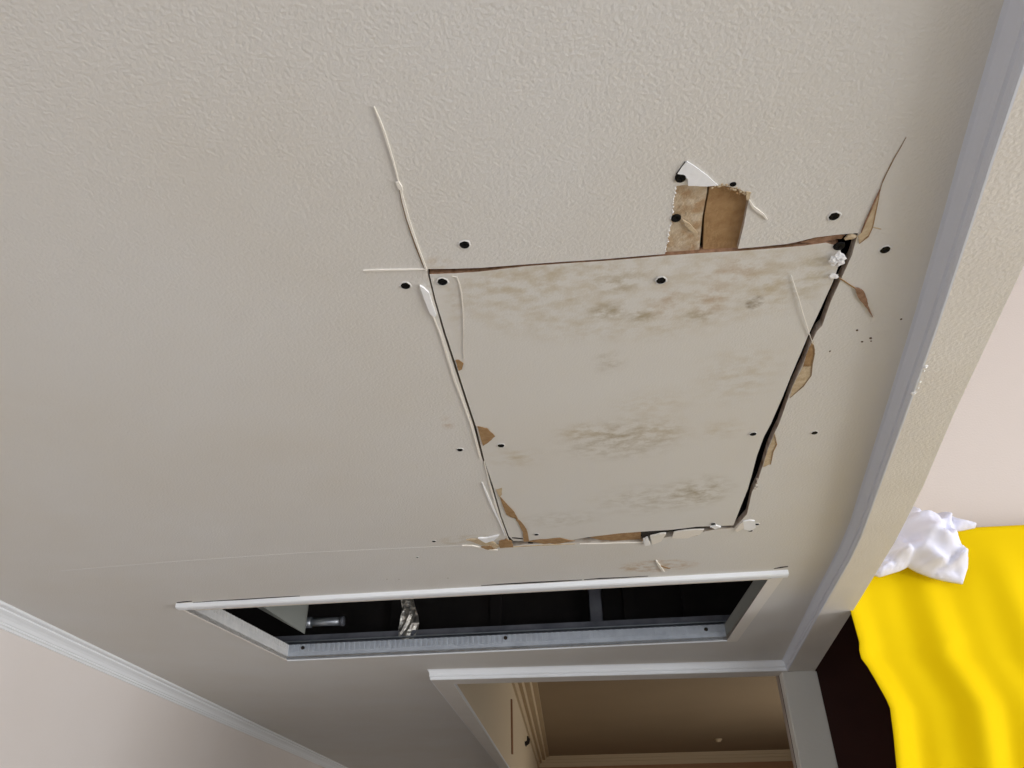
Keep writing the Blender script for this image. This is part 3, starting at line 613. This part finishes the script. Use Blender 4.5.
# white crumpled cloth thrown over the top of the yellow one
WCY = WY - .072
outl = [(878, 556), (890, 530), (905, 512), (912, 507), (919, 511), (926, 516), (940, 513), (953, 517), (963, 521), (973, 524), (975, 528), (962, 530.5), (952, 531.5), (957, 539), (963, 548), (968, 558), (967.5, 568), (962.5, 584), (945, 581), (931, 577.5), (917, 572), (908, 567), (900, 571), (890, 574), (880, 577), (872, 575)]
poly = [(lambda q: Vector((q.x, q.z)))(at_y(px, py, WCY)) for px, py in outl]
dense = []
for i, p in enumerate(poly):
    q = poly[(i + 1) % len(poly)]; n = max(1, int((q - p).length / .006))
    for k in range(n): dense.append(p + (q - p) * k / n)
def inside_poly(p):
    c = False
    for a, b in zip(dense, dense[1:] + dense[:1]):
        if (a.y > p.y) != (b.y > p.y) and p.x < (b.x - a.x) * (p.y - a.y) / (b.y - a.y) + a.x: c = not c
    return c
from mathutils.geometry import delaunay_2d_cdt
pts = list(dense); st = .0042
x0, x1 = min(p.x for p in dense), max(p.x for p in dense); z0, z1 = min(p.y for p in dense), max(p.y for p in dense)
x = x0
while x < x1:
    z = z0
    while z < z1:
        p = Vector((x + random.uniform(-.002, .002), z + random.uniform(-.002, .002)))
        if inside_poly(p) and min((p - d).length for d in dense) > .0035: pts.append(p)
        z += st
    x += st
nb_ = len(dense)
rv, re, rf, *_ = delaunay_2d_cdt(pts, [(i, (i + 1) % nb_) for i in range(nb_)], [], 1, 1e-6)
cen = at_y(925, 545, WCY)
def bulge(p):
    d = min((p - q).length for q in dense) / .72; h = .085 * (1 - math.exp(-d / .035))
    a = (p.x - cen.x) / .72; b = (p.y - cen.z) / .72
    rdg = lambda s: (.5 + .5 * math.cos(2 * s)) ** 1.6
    wrk = .036 * rdg((a * .8 + b * .55) * 30 + 2.2 * noise.noise(Vector((a * 9, b * 9, 2)))) + .024 * rdg((a * .25 - b) * 44 + 2.5 * noise.noise(Vector((a * 12, b * 12, 7))))
    wrk += .04 * noise.noise(Vector((a * 10, b * 10, 1)))
    grv = lambda s, w: math.exp(-(math.sin(s) / w) ** 2)
    wrk -= .022 * grv((a * .85 + b * .5) * 26 + 1.6 * noise.noise(Vector((a * 7, b * 7, 9))) + .7, .28) + .016 * grv((a * .3 - b * .95) * 34 + 2.0 * noise.noise(Vector((a * 8, b * 8, 5))), .25)
    lobe = .035 * math.exp(-((a - .0) ** 2 + (b + .01) ** 2) / .004)
    return .66 * (h * (1 + .2 * noise.noise(Vector((a * 6, b * 6, 4)))) + (wrk + lobe) * min(1, d / .035))
V = []; F = []
fr_ = [(p.x, WCY - .002 - max(0, bulge(p)), p.y) for p in rv]; bk = [(p.x, WCY + .004 + .8 * max(0, bulge(p)) * (1 if p.y > wt + .01 else 0), p.y) for p in rv]
V = fr_ + bk; n = len(rv)
for f in rf: F.append(tuple(f)); F.append(tuple(i + n for i in reversed(f)))
for i in range(nb_): F.append((i, (i + 1) % nb_, (i + 1) % nb_ + n, i + n))
wc = mesh('white_cloth', V, F, 'white_cloth', smooth=True)
tag(wc, 'crumpled white cloth thrown over the top edge of the yellow cloth', 'cloth')

# ------------------------------------------------------------------ rest of the shell (behind and beside the camera): floor, end walls, windows
struct(box('floor', -2.4, SRX + .12, BACK - .1, FAR_H, -.05, 0, 'floor'), 'pale tiled floor', 'floor')
struct(box('ceiling_upper', -2.0, .5, BACK, hl_y + .03, HZ, HZ + .05, 'plenum'), 'structural slab above the dropped ceiling', 'ceiling')
lxB = lw(BACK)[0] - .15
struct(boxes('wall_back', [(lxB, -1.0, BACK - .12, BACK, 0, HZ + .05), (.3, 1.3, BACK - .12, BACK, 0, RZ + .05), (3.1, SRX, BACK - .12, BACK, 0, RZ + .05), (1.3, 3.1, BACK - .12, BACK, 0, .3), (1.3, 3.1, BACK - .12, BACK, 2.2, RZ + .05), (-1.0, .3, BACK - .12, BACK, 0, .7), (-1.0, .3, BACK - .12, BACK, 2.0, HZ + .05)], 'wall'), 'wall behind with a window', 'wall')
struct(boxes('wall_side_right', [(SRX, SRX + .12, BACK, -1.2, 0, RZ + .05), (SRX, SRX + .12, 1.4, SRY, 0, RZ + .05), (SRX, SRX + .12, -1.2, 1.4, 0, .1), (SRX, SRX + .12, -1.2, 1.4, 2.1, RZ + .05)], 'wall'), 'outer wall of the side room with a wide window', 'wall')
struct(box('wall_left_end', lw(FAR_L)[0] - .15, bo(FAR_L)[0] + .05, FAR_L, FAR_L + .12, 0, HZ, 'wall'), 'end wall of the left passage', 'wall')
def window(name, axis, a0, a1, z0, z1, at):
    f = .05; L_ = [(a0, a0 + f, z0, z1), (a1 - f, a1, z0, z1), (a0, a1, z0, z0 + f), (a0, a1, z1 - f, z1), ((a0 + a1) / 2 - .02, (a0 + a1) / 2 + .02, z0, z1)]
    bx = [(u0, u1, at - .03, at + .03, w0, w1) if axis == 'y' else (at - .03, at + .03, u0, u1, w0, w1) for u0, u1, w0, w1 in L_]
    o = struct(boxes(name, bx, 'frame'), 'white framed window', 'window')
    m = (a0 + a1) / 2
    for u0, u1 in ((a0 + f, m - .02), (m + .02, a1 - f)):
        b = (u0, u1, at - .003, at + .003, z0 + f, z1 - f) if axis == 'y' else (at - .003, at + .003, u0, u1, z0 + f, z1 - f)
        box('pane', *b, 'glass', o)
window('added_side_back_window', 'y', 1.3, 3.1, .3, 2.2, BACK - .06)  # added opening for the side room's extra light
window('window_1', 'y', -1.0, .3, .7, 2.0, BACK - .06)
struct(boxes('wall_hall_right', [(HRX, HRX + .12, SRY, 6.0, 0, RZ + .05), (HRX, HRX + .12, 8.0, FAR_H, 0, HZ + .05), (HRX, HRX + .12, 6.0, 8.0, 0, .8), (HRX, HRX + .12, 6.0, 8.0, 2.2, HZ + .05)], 'hall_wall'), 'side wall of the hall with an added window', 'wall')
window('added_hall_window', 'x', 6.0, 8.0, .8, 2.2, HRX + .06)  # added together with the lamp that lifts the hall
window('window_2', 'x', -1.2, 1.4, .1, 2.1, SRX + .06)
